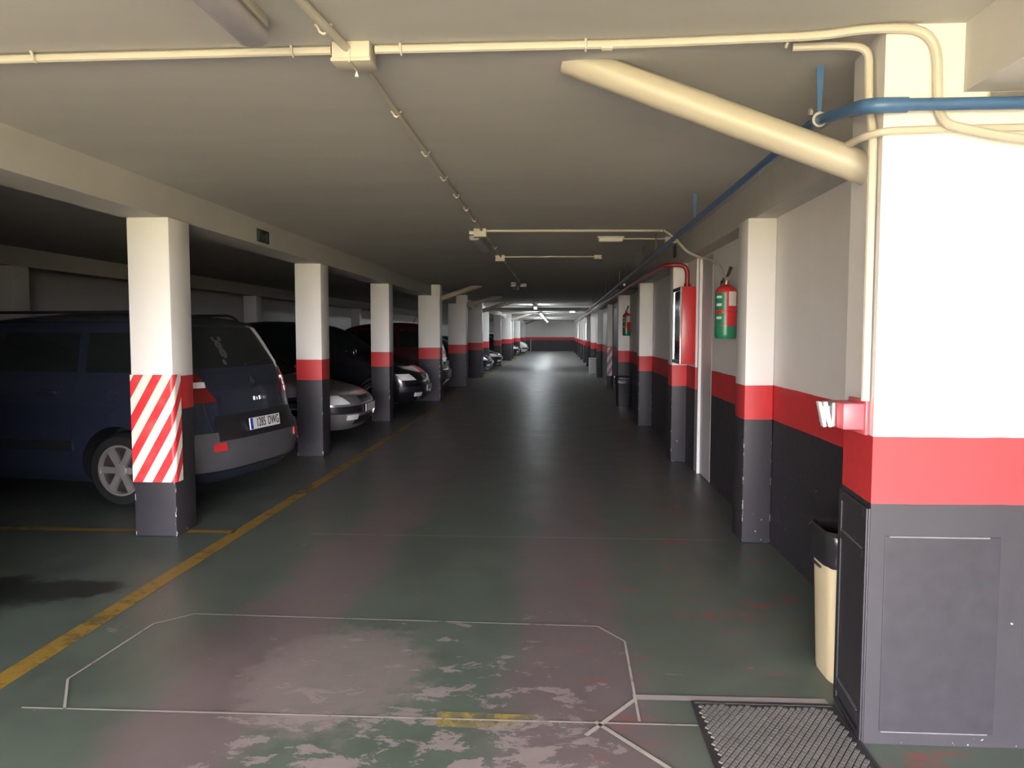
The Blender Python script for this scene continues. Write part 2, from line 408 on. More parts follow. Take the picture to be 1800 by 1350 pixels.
column(1.37, 1.579, 9.3, 9.62, 'right', 'column behind the red hose cabinet', GR, ztop=2.385)
column(1.355, 1.579, 12.9, 13.2, 'right', 'column with red band between hose cabinet and black bagged bin', GR, ztop=2.385)
column(1.33, 1.579, 17.0, 17.35, 'right', 'column carrying the distant dark extinguisher', GR, ztop=2.385)
rs = column(1.43, 1.579, 22.3, 22.65, 'right', 'column with faded pink striped guard', GR, ztop=2.385)
column(1.40, 1.579, 27.2, 27.5, 'right', 'bright column beside the pale bin', GR, ztop=2.385)
for y, lb in ((31.8, 'column just past the pale bin'), (36.4, 'column before the distant red cabinet'), (41.0, 'column after the distant red cabinet'),
              (46.0, 'bright column under the far right lamps'), (51.0, 'slim distant column on the right before the end wall'),
              (56.0, 'second last column of the right row'), (61.5, 'last column of the right row near the end wall')):
    column(1.37, 1.579, y, y + 0.35, 'right', lb, GR, ztop=2.385)
# wall offset beside the hose cabinet
link('wall_offset', B(1.545, 1.579, 8.72, 9.3, 0, 2.385), 'right', kind='structure')

# striped guards (folded foam sheets round the column corner)
def guard(parent, x0, x1, y0, depth, z0, z1, mat):
    t = 0.012; bm = bmesh.new(); r = 0.03
    # L profile with a rounded corner, in plan
    path = [(x0, y0 - t)]
    for k in range(7):
        a = -math.pi / 2 + k * math.pi / 12
        path.append((x1 + t - r + r * math.cos(a), y0 - t + r + r * math.sin(a)))
    path.append((x1 + t, y0 + depth))
    inner = [(x1 + 0.001, y0 + depth), (x1 + 0.001, y0 - 0.001), (x0, y0 - 0.001)]
    poly = path + inner
    lo = [bm.verts.new((p[0] - x0, p[1] - y0, 0)) for p in poly]; hi = [bm.verts.new((p[0] - x0, p[1] - y0, z1 - z0)) for p in poly]
    for k in range(len(poly)):
        j = (k + 1) % len(poly); bm.faces.new((lo[k], lo[j], hi[j], hi[k]))
    bm.faces.new(lo[::-1]); bm.faces.new(hi)
    o = link('striped_guard', bm, mat, parent, smooth=True, sharp=50); o.location = (x0, y0, z0)
    o['label'] = 'diagonally striped warning guard'
guard(c1, -3.21, -2.885, 5.6, 0.10, 0.42, 1.235, 'stripe')
t = 0.012
g2 = link('striped_guard', B(0, 0.149, -0.012, -0.001, 0, 0.82), 'stripe2', rs); g2.location = (1.43, 22.3, 0.33); g2['label'] = 'faded pink striped warning guard'

# black panel on the flank of the entrance wall
pn = empty('wall_panel', (1.165, 2.89, 0), rz=-0.0866, label='scuffed black framed panel on the flank of the white entrance wall', cat='panel')
link('board', B(-0.006, -0.0005, 0.003, 0.378, 0.0, 0.90), 'panel', pn)
for a in ((0.005, 0.045, 0.0, 0.90), (0.335, 0.375, 0.0, 0.90), (0.045, 0.335, 0.86, 0.90), (0.045, 0.335, 0.70, 0.735), (0.045, 0.335, 0.05, 0.10), (0.045, 0.335, 0.0, 0.025)):
    link('frame_bar', B(-0.014, -0.0061, *a, bev=0.003), 'panel', pn)
for a in ((0.05, 0.325, 0.737, 0.741), (0.05, 0.325, 0.102, 0.107)):
    link('scuffed_edge', B(-0.0145, -0.0062, *a), 'scuff', pn)
hp = empty('wall_hatch', (1.165, 2.89, 0), label='flush black hatch low on the front of the entrance wall', cat='hatch')
link('hatch_board', B(0.055, 0.47, -0.004, -0.0005, 0.05, 0.80, bev=0.0015), 'panel', hp)
for a in ((0.07, 0.43, 0.795, 0.8005), (0.06, 0.45, 0.048, 0.0525)):
    link('scuffed_edge', B(a[0], a[1], -0.0055, -0.001, a[2], a[3]), 'scuff', hp)
# narrow metal door in the right wall
link('door_1', B(1.5772, 1.5795, 7.98, 8.55, 0.01, 2.36), 'metaldoor', kind='structure')
link('trim_1', B(1.548, 1.5795, 8.55, 8.60, 0.0, 2.385), 'white', kind='structure')

# ------------------------------------------------------------------ floor marks
bm = bmesh.new()
strip(bm, [(-2.47, 1.2), (-2.46, 9.4)], 0.115); strip(bm, [(-2.47, 9.6), (-2.5, 13.0)], 0.10); strip(bm, [(-2.5, 13.8), (-2.5, 60)], 0.09)
link('edge_line', bm, 'yellow', label='long yellow line painted along the edge of the parking bays', cat='floor marking')
for y, lb in ((5.76, 'faint yellow bay line beside the striped column'), (9.56, 'faint yellow bay line behind the blue minivan'), (13.44, 'faint yellow bay line past the silver car')):
    link('bay_line', strip(strip(bmesh.new(), [(-2.53, y), (-2.86, y)], 0.09), [(-3.27, y), (-6.9, y)], 0.09), 'yellow', label=lb, cat='floor marking', group='bay lines')
link('paint_mark', strip(bmesh.new(), [(-0.45, 2.97), (-0.12, 2.965)], 0.12, z=0.003), 'yellow2', label='short pale yellow paint smear on the driveway', cat='floor marking')
bm = bmesh.new()
strip(bm, [(-2.02, 2.955), (-2.18, 3.22), (-2.14, 3.88), (-1.99, 4.035), (0.22, 3.99), (0.346, 3.80), (0.335, 3.0)], 0.011, z=0.004)
strip(bm, [(-2.2, 2.955), (-0.45, 2.97), (0.56, 2.98)], 0.011, z=0.004)
link('loop_cut', bm, 'chalk', label='thin pale outline of a sensor loop cut into the floor', cat='floor marking')
bm = bmesh.new(); strip(bm, [(0.12, 2.88), (0.335, 3.18)], 0.02, z=0.0045); strip(bm, [(0.16, 2.98), (0.46, 2.6)], 0.02, z=0.0045)
link('cross_cut', bm, 'chalk', label='pale crossing filler lines beside the steel floor plate', cat='floor marking')
link('cement_strip', strip(bmesh.new(), [(0.34, 3.205), (1.13, 3.215)], 0.045, z=0.0035), 'cement', label='grey cement strip along the back of the steel floor plate', cat='floor marking')
link('floor_joint', strip(bmesh.new(), [(-1.9, 5.74), (1.33, 5.76)], 0.008, z=0.0035), 'chalk', label='hairline joint across the driveway', cat='floor marking')
# tread plate
tp = empty('tread_plate', (0.58, 2.2, 0), label='dirty steel tread plate set in the floor by the black panel', cat='floor plate')
link('plate', B(0, 0.565, 0, 0.965, 0.0, 0.004), 'plate', tp)
for a in ((-0.012, 0.0, 0, 0.965), (0.565, 0.577, 0, 0.965), (-0.012, 0.577, 0.965, 0.977)):
    link('edge_angle', B(a[0], a[1], a[2], a[3], 0.0, 0.008), 'dark', tp)
bm = bmesh.new(); p_ = 0.0225
ua, va = Vector((math.cos(math.radians(57)), math.sin(math.radians(57)))), Vector((math.cos(math.radians(-42)), math.sin(math.radians(-42))))
for i in range(-45, 70):
    for j in range(-60, 45):
        ctr = ua * (i * p_) + va * (j * p_)
        cs = [ctr + ua * (q * p_ * 0.44) + va * (r_ * p_ * 0.40) for q, r_ in ((-1, -1), (1, -1), (1, 1), (-1, 1))]
        if not all(0.004 < v.x < 0.561 and 0.004 < v.y < 0.961 for v in cs): continue
        lo = [bm.verts.new((v.x, v.y, 0.004)) for v in cs]
        hi = [bm.verts.new((v.x * 0.9 + ctr.x * 0.1, v.y * 0.9 + ctr.y * 0.1, 0.0085)) for v in cs]
        bm.faces.new(hi)
        for k in range(4): bm.faces.new((lo[k], lo[(k + 1) % 4], hi[(k + 1) % 4], hi[k]))
link('tread_pattern', bm, 'tread', tp, kind='stuff')

# ------------------------------------------------------------------ cars
def interp(tab, z):
    if z <= tab[0][0]: return tab[0][1:]
    for a, b in zip(tab, tab[1:]):
        if z <= b[0]:
            t = (z - a[0]) / (b[0] - a[0]); return tuple(p + (q - p) * t for p, q in zip(a[1:], b[1:]))
    return tab[-1][1:]

WHEELS = {}
def wheel_meshes(R, spokes):
    key = (R, spokes)
    if key in WHEELS: return WHEELS[key]
    w = 0.20
    bm = bmesh.new(); ri = R * 0.66
    lathe(bm, [(ri, -w / 2), (R - 0.035, -w / 2), (R - 0.008, -w / 2 + 0.03), (R, -w / 2 + 0.06), (R, w / 2 - 0.06), (R - 0.008, w / 2 - 0.03), (R - 0.035, w / 2), (ri, w / 2), (ri, w / 2 - 0.06), (ri * 0.4, w / 2 - 0.08)], axis='Y', seg=36)
    def mk(n, bm_, m):
        bmesh.ops.recalc_face_normals(bm_, faces=bm_.faces[:])
        me = bpy.data.meshes.new(n); bm_.to_mesh(me); bm_.free(); me.materials.append(MT[m])
        for f in me.polygons: f.use_smooth = True
        me.set_sharp_from_angle(angle=math.radians(35)); return me
    tyre = mk('wheel', bm, 'rubber')
    bm = bmesh.new()
    lathe(bm, [(ri + 0.004, w / 2 - 0.03), (ri + 0.006, w / 2 + 0.004), (ri - 0.012, w / 2 + 0.006), (ri - 0.02, w / 2 - 0.03)], axis='Y', seg=36)
    for k in range(spokes):
        a = 2 * math.pi * k / spokes + 0.2; ca, sa = math.cos(a), math.sin(a)
        q = []
        for rr, hw_ in ((0.03, 0.026), (ri - 0.014, 0.033)):
            for s in (-1, 1): q.append((rr * ca - s * hw_ * sa, rr * sa + s * hw_ * ca))
        lo = [bm.verts.new((q[i][0], w / 2 - 0.035, q[i][1])) for i in (0, 1, 3, 2)]; hi = [bm.verts.new((q[i][0] * 0.98, w / 2 - 0.002, q[i][1] * 0.98)) for i in (0, 1, 3, 2)]
        bm.faces.new(lo[::-1]); bm.faces.new(hi)
        for i in range(4): bm.faces.new((lo[i], lo[(i + 1) % 4], hi[(i + 1) % 4], hi[i]))
    lathe(bm, [(0.062, w / 2 - 0.05), (0.06, w / 2 + 0.002), (0.035, w / 2 + 0.008)], axis='Y', seg=18)
    rim = mk('rim', bm, 'alloy')
    WHEELS[key] = (tyre, rim); return WHEELS[key]

class Car:
    def __init__(s, name, label, cat, loc, yaw, tab, df, dr, paint, axles, R=0.32, spokes=5, p=2.8, group=None):
        s.tab, s.df, s.dr, s.p = tab, df, dr, p
        zs = []; z0, z1 = tab[0][0], tab[-1][0]; n = 54
        zs = [z0 + (z1 - z0) * k / n for k in range(n + 1)]
        dense = [list(interp(tab, z)) for z in zs]
        for _ in range(3):
            nd = [list(r) for r in dense]
            for i in range(1, n):
                for j in range(3): nd[i][j] = (dense[i - 1][j] + 2 * dense[i][j] + dense[i + 1][j]) / 4
            dense = nd
        s.dense = [(z, *r) for z, r in zip(zs, dense)]
        s.root = empty(name, loc, yaw, label, cat, group); s.H = z1
        # body shell
        bm = bmesh.new(); rings = []; M = 12
        for z in zs:
            ring = []
            for k in range(2 * M + 1): ring.append(s.end(1, -90 + 180 * k / (2 * M), z))
            xr, xf, hw = s.get(z)
            a, b = xf - s.cap(1, z), xr + s.cap(-1, z)
            for k in range(1, 6): ring.append(Vector((a + (b - a) * k / 6, hw, z)))
            for k in range(2 * M + 1): ring.append(s.end(-1, 90 - 180 * k / (2 * M), z))
            for k in range(1, 6): ring.append(Vector((b + (a - b) * k / 6, -hw, z)))
            rings.append([bm.verts.new(v) for v in ring])
        for a, b in zip(rings, rings[1:]):
            for k in range(len(a)): bm.faces.new((a[k], a[(k + 1) % len(a)], b[(k + 1) % len(a)], b[k]))
        bm.faces.new(rings[0][::-1]); bm.faces.new(rings[-1])
        bmesh.ops.recalc_face_normals(bm, faces=bm.faces[:])
        me = bpy.data.meshes.new('body'); bm.to_mesh(me); bm.free(); me.materials.append(MT[paint]); me.materials.append(MT['trimdark'])
        o = bpy.data.objects.new('body', me); COL.objects.link(o)
        cb = bmesh.new(); hw = s.get(0.45)[2]
        for ax in axles:
            for sd in (-1, 1):
                y0, y1 = sorted((sd * (hw - 0.27), sd * (hw + 0.1)))
                lathe(cb, [(R + 0.055, y0), (R + 0.055, y1)], origin=(ax, 0, R + 0.005), axis='Y', seg=32)
        bmesh.ops.recalc_face_normals(cb, faces=cb.faces[:])
        cme = bpy.data.meshes.new('cut'); cb.to_mesh(cme); cb.free(); cme.materials.append(MT['trimdark'])
        co = bpy.data.objects.new('cut', cme); COL.objects.link(co)
        md = o.modifiers.new('arch', 'BOOLEAN'); md.operation = 'DIFFERENCE'; md.object = co; md.solver = 'EXACT'; md.material_mode = 'TRANSFER'
        dg = bpy.context.evaluated_depsgraph_get()
        nm = bpy.data.meshes.new_from_object(o.evaluated_get(dg)); nm.name = 'body'
        bpy.data.objects.remove(o); bpy.data.objects.remove(co)
        for f in nm.polygons: f.use_smooth = True
        nm.set_sharp_from_angle(angle=math.radians(38))
        s.body = bpy.data.objects.new('body', nm); COL.objects.link(s.body); s.body.parent = s.root
        ty, rm = wheel_meshes(R, spokes)
        for ax in axles:
            for sd in (-1, 1):
                w = bpy.data.objects.new('wheel', ty); COL.objects.link(w); w.parent = s.root
                w.location = (ax, sd * (hw - 0.115), R); w.rotation_euler = (0, random.uniform(0, 2), 0 if sd > 0 else math.pi)
                r = bpy.data.objects.new('rim', rm); COL.objects.link(r); r.parent = w
    def get(s, z):
        return interp(s.dense, z)
    def cap(s, e, z):
        xr, xf, hw = s.get(z); d = s.df if e > 0 else s.dr
        return min(d, (xf - xr) * 0.45)
    def end(s, e, phi, z):
        xr, xf, hw = s.get(z); d = s.cap(e, z); q = 2 / s.p
        c, sn = max(0.0, math.cos(math.radians(phi))), math.sin(math.radians(phi))
        dx = d - d * c ** q
        return Vector(((xf - dx) if e > 0 else (xr + dx), math.copysign(abs(sn) ** q, sn) * hw, z))
    def endy(s, e, y, z):
        xr, xf, hw = s.get(z); d = s.cap(e, z); t = min(1, abs(y) / hw)
        dx = d - d * (1 - t ** s.p) ** (1 / s.p)
        return Vector(((xf - dx) if e > 0 else (xr + dx), y, z))
    def side(s, sd, x, z):
        xr, xf, hw = s.get(z); f, r = s.cap(1, z), s.cap(-1, z)
        y = hw
        if x > xf - f: y = hw * max(0, 1 - min(1, (x - xf + f) / f) ** s.p) ** (1 / s.p)
        if x < xr + r: y = hw * max(0, 1 - min(1, (xr + r - x) / r) ** s.p) ** (1 / s.p)
        return Vector((x, sd * y, z))
    def patch(s, f, name, mat, off=0.006, thick=0.02, nu=10, nv=8, parent=None):
        """sheet over the body surface; f(u,v) with u,v in 0..1"""
        bm = bmesh.new(); e = 0.01; G = []
        for i in range(nu + 1):
            row = []
            for j in range(nv + 1):
                u, v = i / nu, j / nv; p0 = f(u, v)
                du = f(min(1, u + e), v) - f(max(0, u - e), v); dv = f(u, min(1, v + e)) - f(u, max(0, v - e))
                n = du.cross(dv)
                n = n.normalized() if n.length > 1e-9 else Vector((p0.x, p0.y, 0)).normalized()
                if n.dot(Vector((p0.x, p0.y * 2, (p0.z - 0.7)))) < 0: n = -n
                row.append((bm.verts.new(p0 + n * off), bm.verts.new(p0 + n * (off - thick))))
            G.append(row)
        for i in range(nu):
            for j in range(nv):
                q = (G[i][j], G[i + 1][j], G[i + 1][j + 1], G[i][j + 1])
                bm.faces.new([a[0] for a in q]); bm.faces.new([a[1] for a in q][::-1])
        rim = [G[i][0] for i in range(nu + 1)] + [G[nu][j] for j in range(1, nv + 1)] + [G[i][nv] for i in range(nu - 1, -1, -1)] + [G[0][j] for j in range(nv - 1, 0, -1)]
        for k in range(len(rim)):
            a, b = rim[k], rim[(k + 1) % len(rim)]; bm.faces.new((a[0], b[0], b[1], a[1]))
        return link(name, bm, mat, parent or s.root, smooth=True)
    # convenience shapes
    def end_sheet(s, e, yb, yt, z0, z1, name, mat, off=0.006, c0=0.0, **k):
        def f(u, v):
            z = z0 + (z1 - z0) * v; h = yb + (yt - yb) * v; return s.endy(e, c0 + h * (2 * u - 1), z)
        return s.patch(f, name, mat, off, **k)
    def corner(s, e, p0, p1, z0, z1, name, mat, off=0.006, q0=None, q1=None, zs=0.0, **k):
        q0 = p0 if q0 is None else q0; q1 = p1 if q1 is None else q1
        def f(u, v):
            a, b = p0 + (q0 - p0) * v, p1 + (q1 - p1) * v
            return s.end(e, a + (b - a) * u, z0 + (z1 - z0) * v + zs * u)
        return s.patch(f, name, mat, off, **k)
    def side_sheet(s, sd, b0, b1, t0, t1, z0, z1, name, mat, off=0.005, **k):
        def f(u, v):
            z = z0 + (z1 - z0) * v; a, b = b0 + (t0 - b0) * v, b1 + (t1 - b1) * v; return s.side(sd, a + (b - a) * u, z)
        return s.patch(f, name, mat, off, **k)
    def plate(s, e, z, text=None, c0=0.0, w=0.52, h=0.11, tilt=0.0, off=0.03):
        p = s.endy(e, c0, z); pl = empty_part = link('number_plate', B(-0.006, 0.006, -w / 2, w / 2, -h / 2, h / 2, bev=0.003), 'plateW', s.root)
        pl.location = p + Vector((e * off, 0, 0)); pl.rotation_euler = (0, tilt, 0 if e > 0 else math.pi)
        link('plate_strip', B(0.0055, 0.0072, -w / 2 + 0.004, -w / 2 + 0.045, -h / 2 + 0.004, h / 2 - 0.004), 'plateB', pl)
        if text:
            mw = Matrix.Translation((0.0072, 0.0, 0)) @ Matrix.Rotation(math.radians(90), 4, 'Z') @ Matrix.Rotation(math.radians(90), 4, 'X')
            
            for part, dy in zip(text.split(), (-0.078, 0.142)):
                text_mesh(part, 0.118, 'plate_number', 'ink', pl, Matrix.Translation((0, dy, 0)) @ mw @ Matrix.Diagonal((0.66, 1, 1, 1)))
        return pl
    def mirrors(s, x, z, mat):
        for sd in (-1, 1):
            y = s.side(sd, x, z).y
            bm = bmesh.new(); box(bm, x - 0.06, x + 0.07, min(y, y + sd * 0.2), max(y, y + sd * 0.2), z - 0.02, z + 0.13, bev=0.03, seg=3)
            link('door_mirror', bm, mat, s.root, smooth=True)
    def windows_side(s, spans, z0, z1, mat='glass'):
        for sd in (-1, 1):
            for b0, b1, t0, t1 in spans:
                s.side_sheet(sd, b0, b1, t0, t1, z0, z1, 'side_window', mat, nu=8, nv=6)
    def handles(s, xs, z, mat='trimdark'):
        for sd in (-1, 1):
            for x in xs:
                y = s.side(sd, x, z).y
                bm = bmesh.new(); box(bm, x - 0.1, x + 0.1, min(y, y + sd * 0.035), max(y, y + sd * 0.035), z - 0.018, z + 0.018, bev=0.012)
                link('door_handle', bm, mat, s.root, smooth=True)
    def seams(s, xs, z0, z1):
        for sd in (-1, 1):
            for xb, xt in xs:
                s.side_sheet(sd, xb, xb + 0.008, xt, xt + 0.008, z0, z1, 'door_seam', 'trimdark', off=0.0012, thick=0.01, nu=1, nv=10)

def minivan_tab(L, W, H):
    h, w = L / 2, W / 2
    return [(0.20, -h + 0.14, h - 0.14, w - 0.12), (0.30, -h + 0.03, h - 0.04, w - 0.04), (0.45, -h, h, w - 0.01), (0.62, -h + 0.01, h - 0.02, w), (0.76, -h + 0.07, h - 0.10, w),
            (0.90, -h + 0.10, h - 0.34, w - 0.005), (1.02, -h + 0.12, h - 0.75, w - 0.015), (1.12, -h + 0.15, h - 1.0, w - 0.03), (1.22, -h + 0.19, h - 1.15, w - 0.045),
            (H - 0.16, -h + 0.38, h - 1.80, w - 0.13), (H - 0.09, -h + 0.42, h - 1.98, w - 0.16), (H - 0.04, -h + 0.52, h - 2.2, w - 0.22), (H - 0.012, -h + 0.75, h - 2.5, w - 0.34), (H, -h + 1.1, h - 2.8, w - 0.5)]
def hatch_tab(L, W, H):
    h, w = L / 2, W / 2
    return [(0.18, -h + 0.14, h - 0.14, w - 0.12), (0.28, -h + 0.03, h - 0.05, w - 0.05), (0.42, -h, h, w - 0.01), (0.56, -h + 0.01, h - 0.02, w), (0.66, -h + 0.04, h - 0.10, w),
            (0.74, -h + 0.06, h - 0.28, w - 0.005), (0.82, -h + 0.08, h - 0.62, w - 0.01), (0.90, -h + 0.10, h - 0.98, w - 0.025), (0.97, -h + 0.14, h - 1.16, w - 0.04),
            (H - 0.14, -h + 0.62, h - 1.78, w - 0.17), (H - 0.07, -h + 0.75, h - 1.95, w - 0.21), (H - 0.03, -h + 0.9, h - 2.15, w - 0.28), (H, -h + 1.3, h - 2.5, w - 0.5)]

def dress_front(c, z_lamp, paint, grille='trimdark', plate_z=0.47, glow='lens', bumper=None, text=None):
    for sg in (-1, 1):
        a, b = (40, 78)
        p0, p1 = (a, b) if sg > 0 else (-b, -a)
        q0, q1 = (a + 10, b + 4) if sg > 0 else (-b - 4, -a - 10)
        c.corner(1, p0, p1, z_lamp - 0.09, z_lamp + 0.03, 'headlamp', glow, off=0.008, q0=q0, q1=q1)
        p0, p1 = (26, 48) if sg > 0 else (-48, -26)
        c.corner(1, p0, p1, 0.33, 0.40, 'fog_lamp', glow, off=0.022)
    c.end_sheet(1, 0.30, 0.34, z_lamp - 0.09, z_lamp - 0.0, 'grille', grille, off=0.007)
    c.corner(1, -84, 84, 0.42, 0.52, 'bumper_strip', bumper or 'trimdark', off=0.018, nu=24)
    c.end_sheet(1, 0.5, 0.5, 0.26, 0.36, 'air_intake', 'trimdark', off=0.014)
    c.plate(1, plate_z, text, off=0.03)
    em = link('emblem', lathe(bmesh.new(), [(0.045, 0), (0.045, 0.008), (0.03, 0.012)], axis='X', seg=6), 'chrome', c.root)
    em.location = c.endy(1, 0, z_lamp - 0.03) + Vector((0.012, 0, 0))

# -- blue minivan, tail to the driveway
van = Car('minivan', 'dark blue minivan parked tail first to the driveway behind the striped column', 'car', (-2.82 - 2.30, 7.24 + 0.40, 0), math.radians(170),
          minivan_tab(4.66, 1.86, 1.74), 0.55, 0.42, 'navy', (-1.45, 1.42), R=0.335, spokes=6, p=3.0)
van.end_sheet(-1, 0.745, 0.64, 1.235, 1.60, 'rear_window', 'glass', off=0.006)
van.windows_side([(-2.0, -1.12, -1.72, -1.10), (-1.02, 0.02, -1.0, -0.02), (0.12, 1.0, 0.08, 0.52)], 1.20, 1.55)
van.end_sheet(1, 0.74, 0.6, 1.16, 1.56, 'windscreen', 'glass')
for sg in (-1, 1):
    p0, p1 = (28, 82) if sg > 0 else (-82, -28)
    tl = van.corner(-1, p0, p1, 0.93, 1.20, 'tail_lamp', 'redlens', off=0.008, q0=(44 if sg > 0 else -82), q1=(82 if sg > 0 else -44))
    p0, p1 = (37, 76) if sg > 0 else (-76, -37)
    van.corner(-1, p0, p1, 1.06, 1.11, 'indicator_lens', 'lens', off=0.012, parent=tl)
    van.corner(-1, p0, p1, 0.95, 1.00, 'lower_lens', 'redlens', off=0.014, parent=tl)
    p0, p1 = (30, 42) if sg > 0 else (-42, -30)
    van.corner(-1, p0, p1, 0.50, 0.57, 'reflector', 'red', off=0.03)
van.corner(-1, -88, 88, 0.33, 0.66, 'rear_bumper', 'bumper', off=0.02, nu=26)
van.corner(-1, -36, 36, 0.585, 0.80, 'plate_recess', 'trimdark', off=0.026, q0=-33, q1=33, nu=16)
van.corner(-1, -86, 86, 0.305, 0.325, 'bumper_lip', 'trimdark', off=0.012, nu=24, nv=2)
for sg in (-1, 1):
    van.patch(lambda u, v, sg=sg: van.end(-1, sg * (38 + 0.6 * u + 5 * v), 0.68 + 0.5 * v), 'hatch_seam', 'trimdark', off=0.002, thick=0.012, nu=1, nv=12)
van.plate(-1, 0.70, '1285 DWG', off=0.05, tilt=math.radians(-6))
van.patch(lambda u, v: van.endy(-1, 0.05 * (2 * u - 1) * (1 - abs(2 * v - 1)) , 1.02 + 0.12 * v), 'emblem', 'chrome', off=0.012, thick=0.012, nu=4, nv=8)
for k, (yy, ww, hh) in enumerate(((-0.03, 0.03, 0.035), (-0.075, 0.022, 0.028), (-0.115, 0.008, 0.034), (-0.14, 0.008, 0.034), (-0.165, 0.008, 0.034), (-0.20, 0.026, 0.03))):
    van.end_sheet(-1, ww / 2, ww / 2, 0.905, 0.905 + hh, 'badge_letter', 'chrome', off=0.008, c0=yy + 0.02, nu=2, nv=2, thick=0.008)
for (cy, cz, r) in ((0.27, 1.435, 0.045), (0.22, 1.49, 0.022), (0.31, 1.49, 0.022), (0.26, 1.36, 0.05), (0.30, 1.275, 0.026)):
    van.patch(lambda u, v, cy=cy, cz=cz, r=r: van.endy(-1, cy + r * (0.12 + 0.88 * v) * math.cos(2 * math.pi * u), cz + r * (0.12 + 0.88 * v) * math.sin(2 * math.pi * u)), 'window_shape', 'bumper', off=0.008, thick=0.001, nu=14, nv=2)  # grey patches on the glass stand in for a pale shape behind it
wp = link('rear_wiper', T([van.endy(-1, 0.0, 1.25) + Vector((-0.02, 0, 0)), van.endy(-1, -0.45, 1.29) + Vector((-0.02, 0, 0))], 0.008, 6), 'trimdark', van.root)
van.mirrors(1.0, 1.12, 'navy'); van.handles((-0.72, 0.3), 1.02, 'navy'); van.seams([(-0.95, -1.05), (0.06, 0.05), (1.1, 1.05)], 0.42, 1.2)
for sd in (-1, 1):
    van.side_sheet(sd, -0.98, 0.95, -0.98, 0.95, 0.50, 0.58, 'rub_strip', 'trimdark', off=0.014, nu=12, nv=2)
    y = van.side(sd, 0, 1.62).y - sd * 0.03
    link('roof_rail', T(fillet([(-1.6, y, 1.66), (-1.5, y, 1.735), (0.1, y, 1.735), (0.25, y, 1.66)], 0.08), 0.014, 8), 'trimdark', van.root, smooth=True)
dress_front(van, 0.73, 'navy')

# -- silver hatchback, nose to the driveway
sv = Car('hatchback', 'silver hatchback parked nose first beside the second column', 'car', (-2.80 - 2.08, 11.25, 0), 0.0, hatch_tab(4.16, 1.70, 1.42), 0.50, 0.4, 'silver', (-1.30, 1.24), R=0.30)
dress_front(sv, 0.64, 'silver', bumper='trimdark')
sv.end_sheet(1, 0.70, 0.56, 0.95, 1.27, 'windscreen', 'glass'); sv.end_sheet(-1, 0.66, 0.52, 0.98, 1.26, 'rear_window', 'glass')
sv.windows_side([(-1.35, -0.30, -1.0, -0.32), (-0.20, 0.85, -0.22, 0.30)], 0.96, 1.26)
sv.mirrors(0.72, 0.92, 'silver'); sv.handles((-0.5, 0.1 + 0.0), 0.80, 'silver'); sv.seams([(-0.25, -0.27), (0.85, 0.8)], 0.34, 0.95)
for sg in (-1, 1):
    p0, p1 = (30, 75) if sg > 0 else (-75, -30)
    sv.corner(-1, p0, p1, 0.68, 0.88, 'tail_lamp', 'redlens', off=0.008)

# -- black minivan, nose to the driveway
bk = Car('minivan', 'black minivan parked nose first between two banded columns', 'car', (-2.62 - 2.27, 15.45, 0), 0.0, minivan_tab(4.54, 1.82, 1.78), 0.50, 0.42, 'black', (-1.42, 1.38), R=0.325)
dress_front(bk, 0.73, 'black'); bk.end_sheet(1, 0.74, 0.6, 1.16, 1.60, 'windscreen', 'glass'); bk.end_sheet(-1, 0.72, 0.62, 1.22, 1.62, 'rear_window', 'glass')
bk.windows_side([(-1.95, -1.1, -1.7, -1.08), (-1.0, 0.02, -0.98, -0.02), (0.12, 0.72, 0.08, 0.46), (0.80, 1.12, 0.52, 0.56)], 1.20, 1.58)
bk.mirrors(0.98, 1.12, 'black'); bk.handles((-0.72, 0.3), 1.02, 'black'); bk.seams([(-0.95, -1.05), (0.06, 0.05)], 0.42, 1.2)
# -- maroon van, tail to the driveway
mv = Car('minivan', 'maroon van with roof aerial parked tail first past the stepped column', 'car', (-2.80 - 2.2, 19.75, 0), math.pi, minivan_tab(4.4, 1.82, 1.82), 0.50, 0.36, 'maroon', (-1.38, 1.34), R=0.325)
dress_front(mv, 0.73, 'maroon'); mv.end_sheet(-1, 0.72, 0.62, 1.22, 1.66, 'rear_window', 'glass'); mv.end_sheet(1, 0.74, 0.6, 1.16, 1.62, 'windscreen', 'glass')
mv.windows_side([(-1.9, -1.1, -1.65, -1.08), (-1.0, 0.02, -0.98, -0.02), (0.12, 0.95, 0.08, 0.5)], 1.20, 1.60); mv.mirrors(0.95, 1.12, 'maroon')
for sg in (-1, 1):
    p0, p1 = (42, 80) if sg > 0 else (-80, -42)
    mv.corner(-1, p0, p1, 0.95, 1.45, 'tail_lamp', 'redlens', off=0.01)
mv.corner(-1, -85, 85, 0.40, 0.62, 'rear_bumper', 'bumper', off=0.03, nu=22); mv.corner(-1, -50, 50, 0.88, 0.92, 'chrome_strip', 'chrome', off=0.014, nu=16, nv=2); mv.plate(-1, 0.78, off=0.03)
link('aerial', T([(-1.3, 0.3, 1.79), (-1.55, 0.3, 2.12)], 0.006, 6), 'trimdark', mv.root)
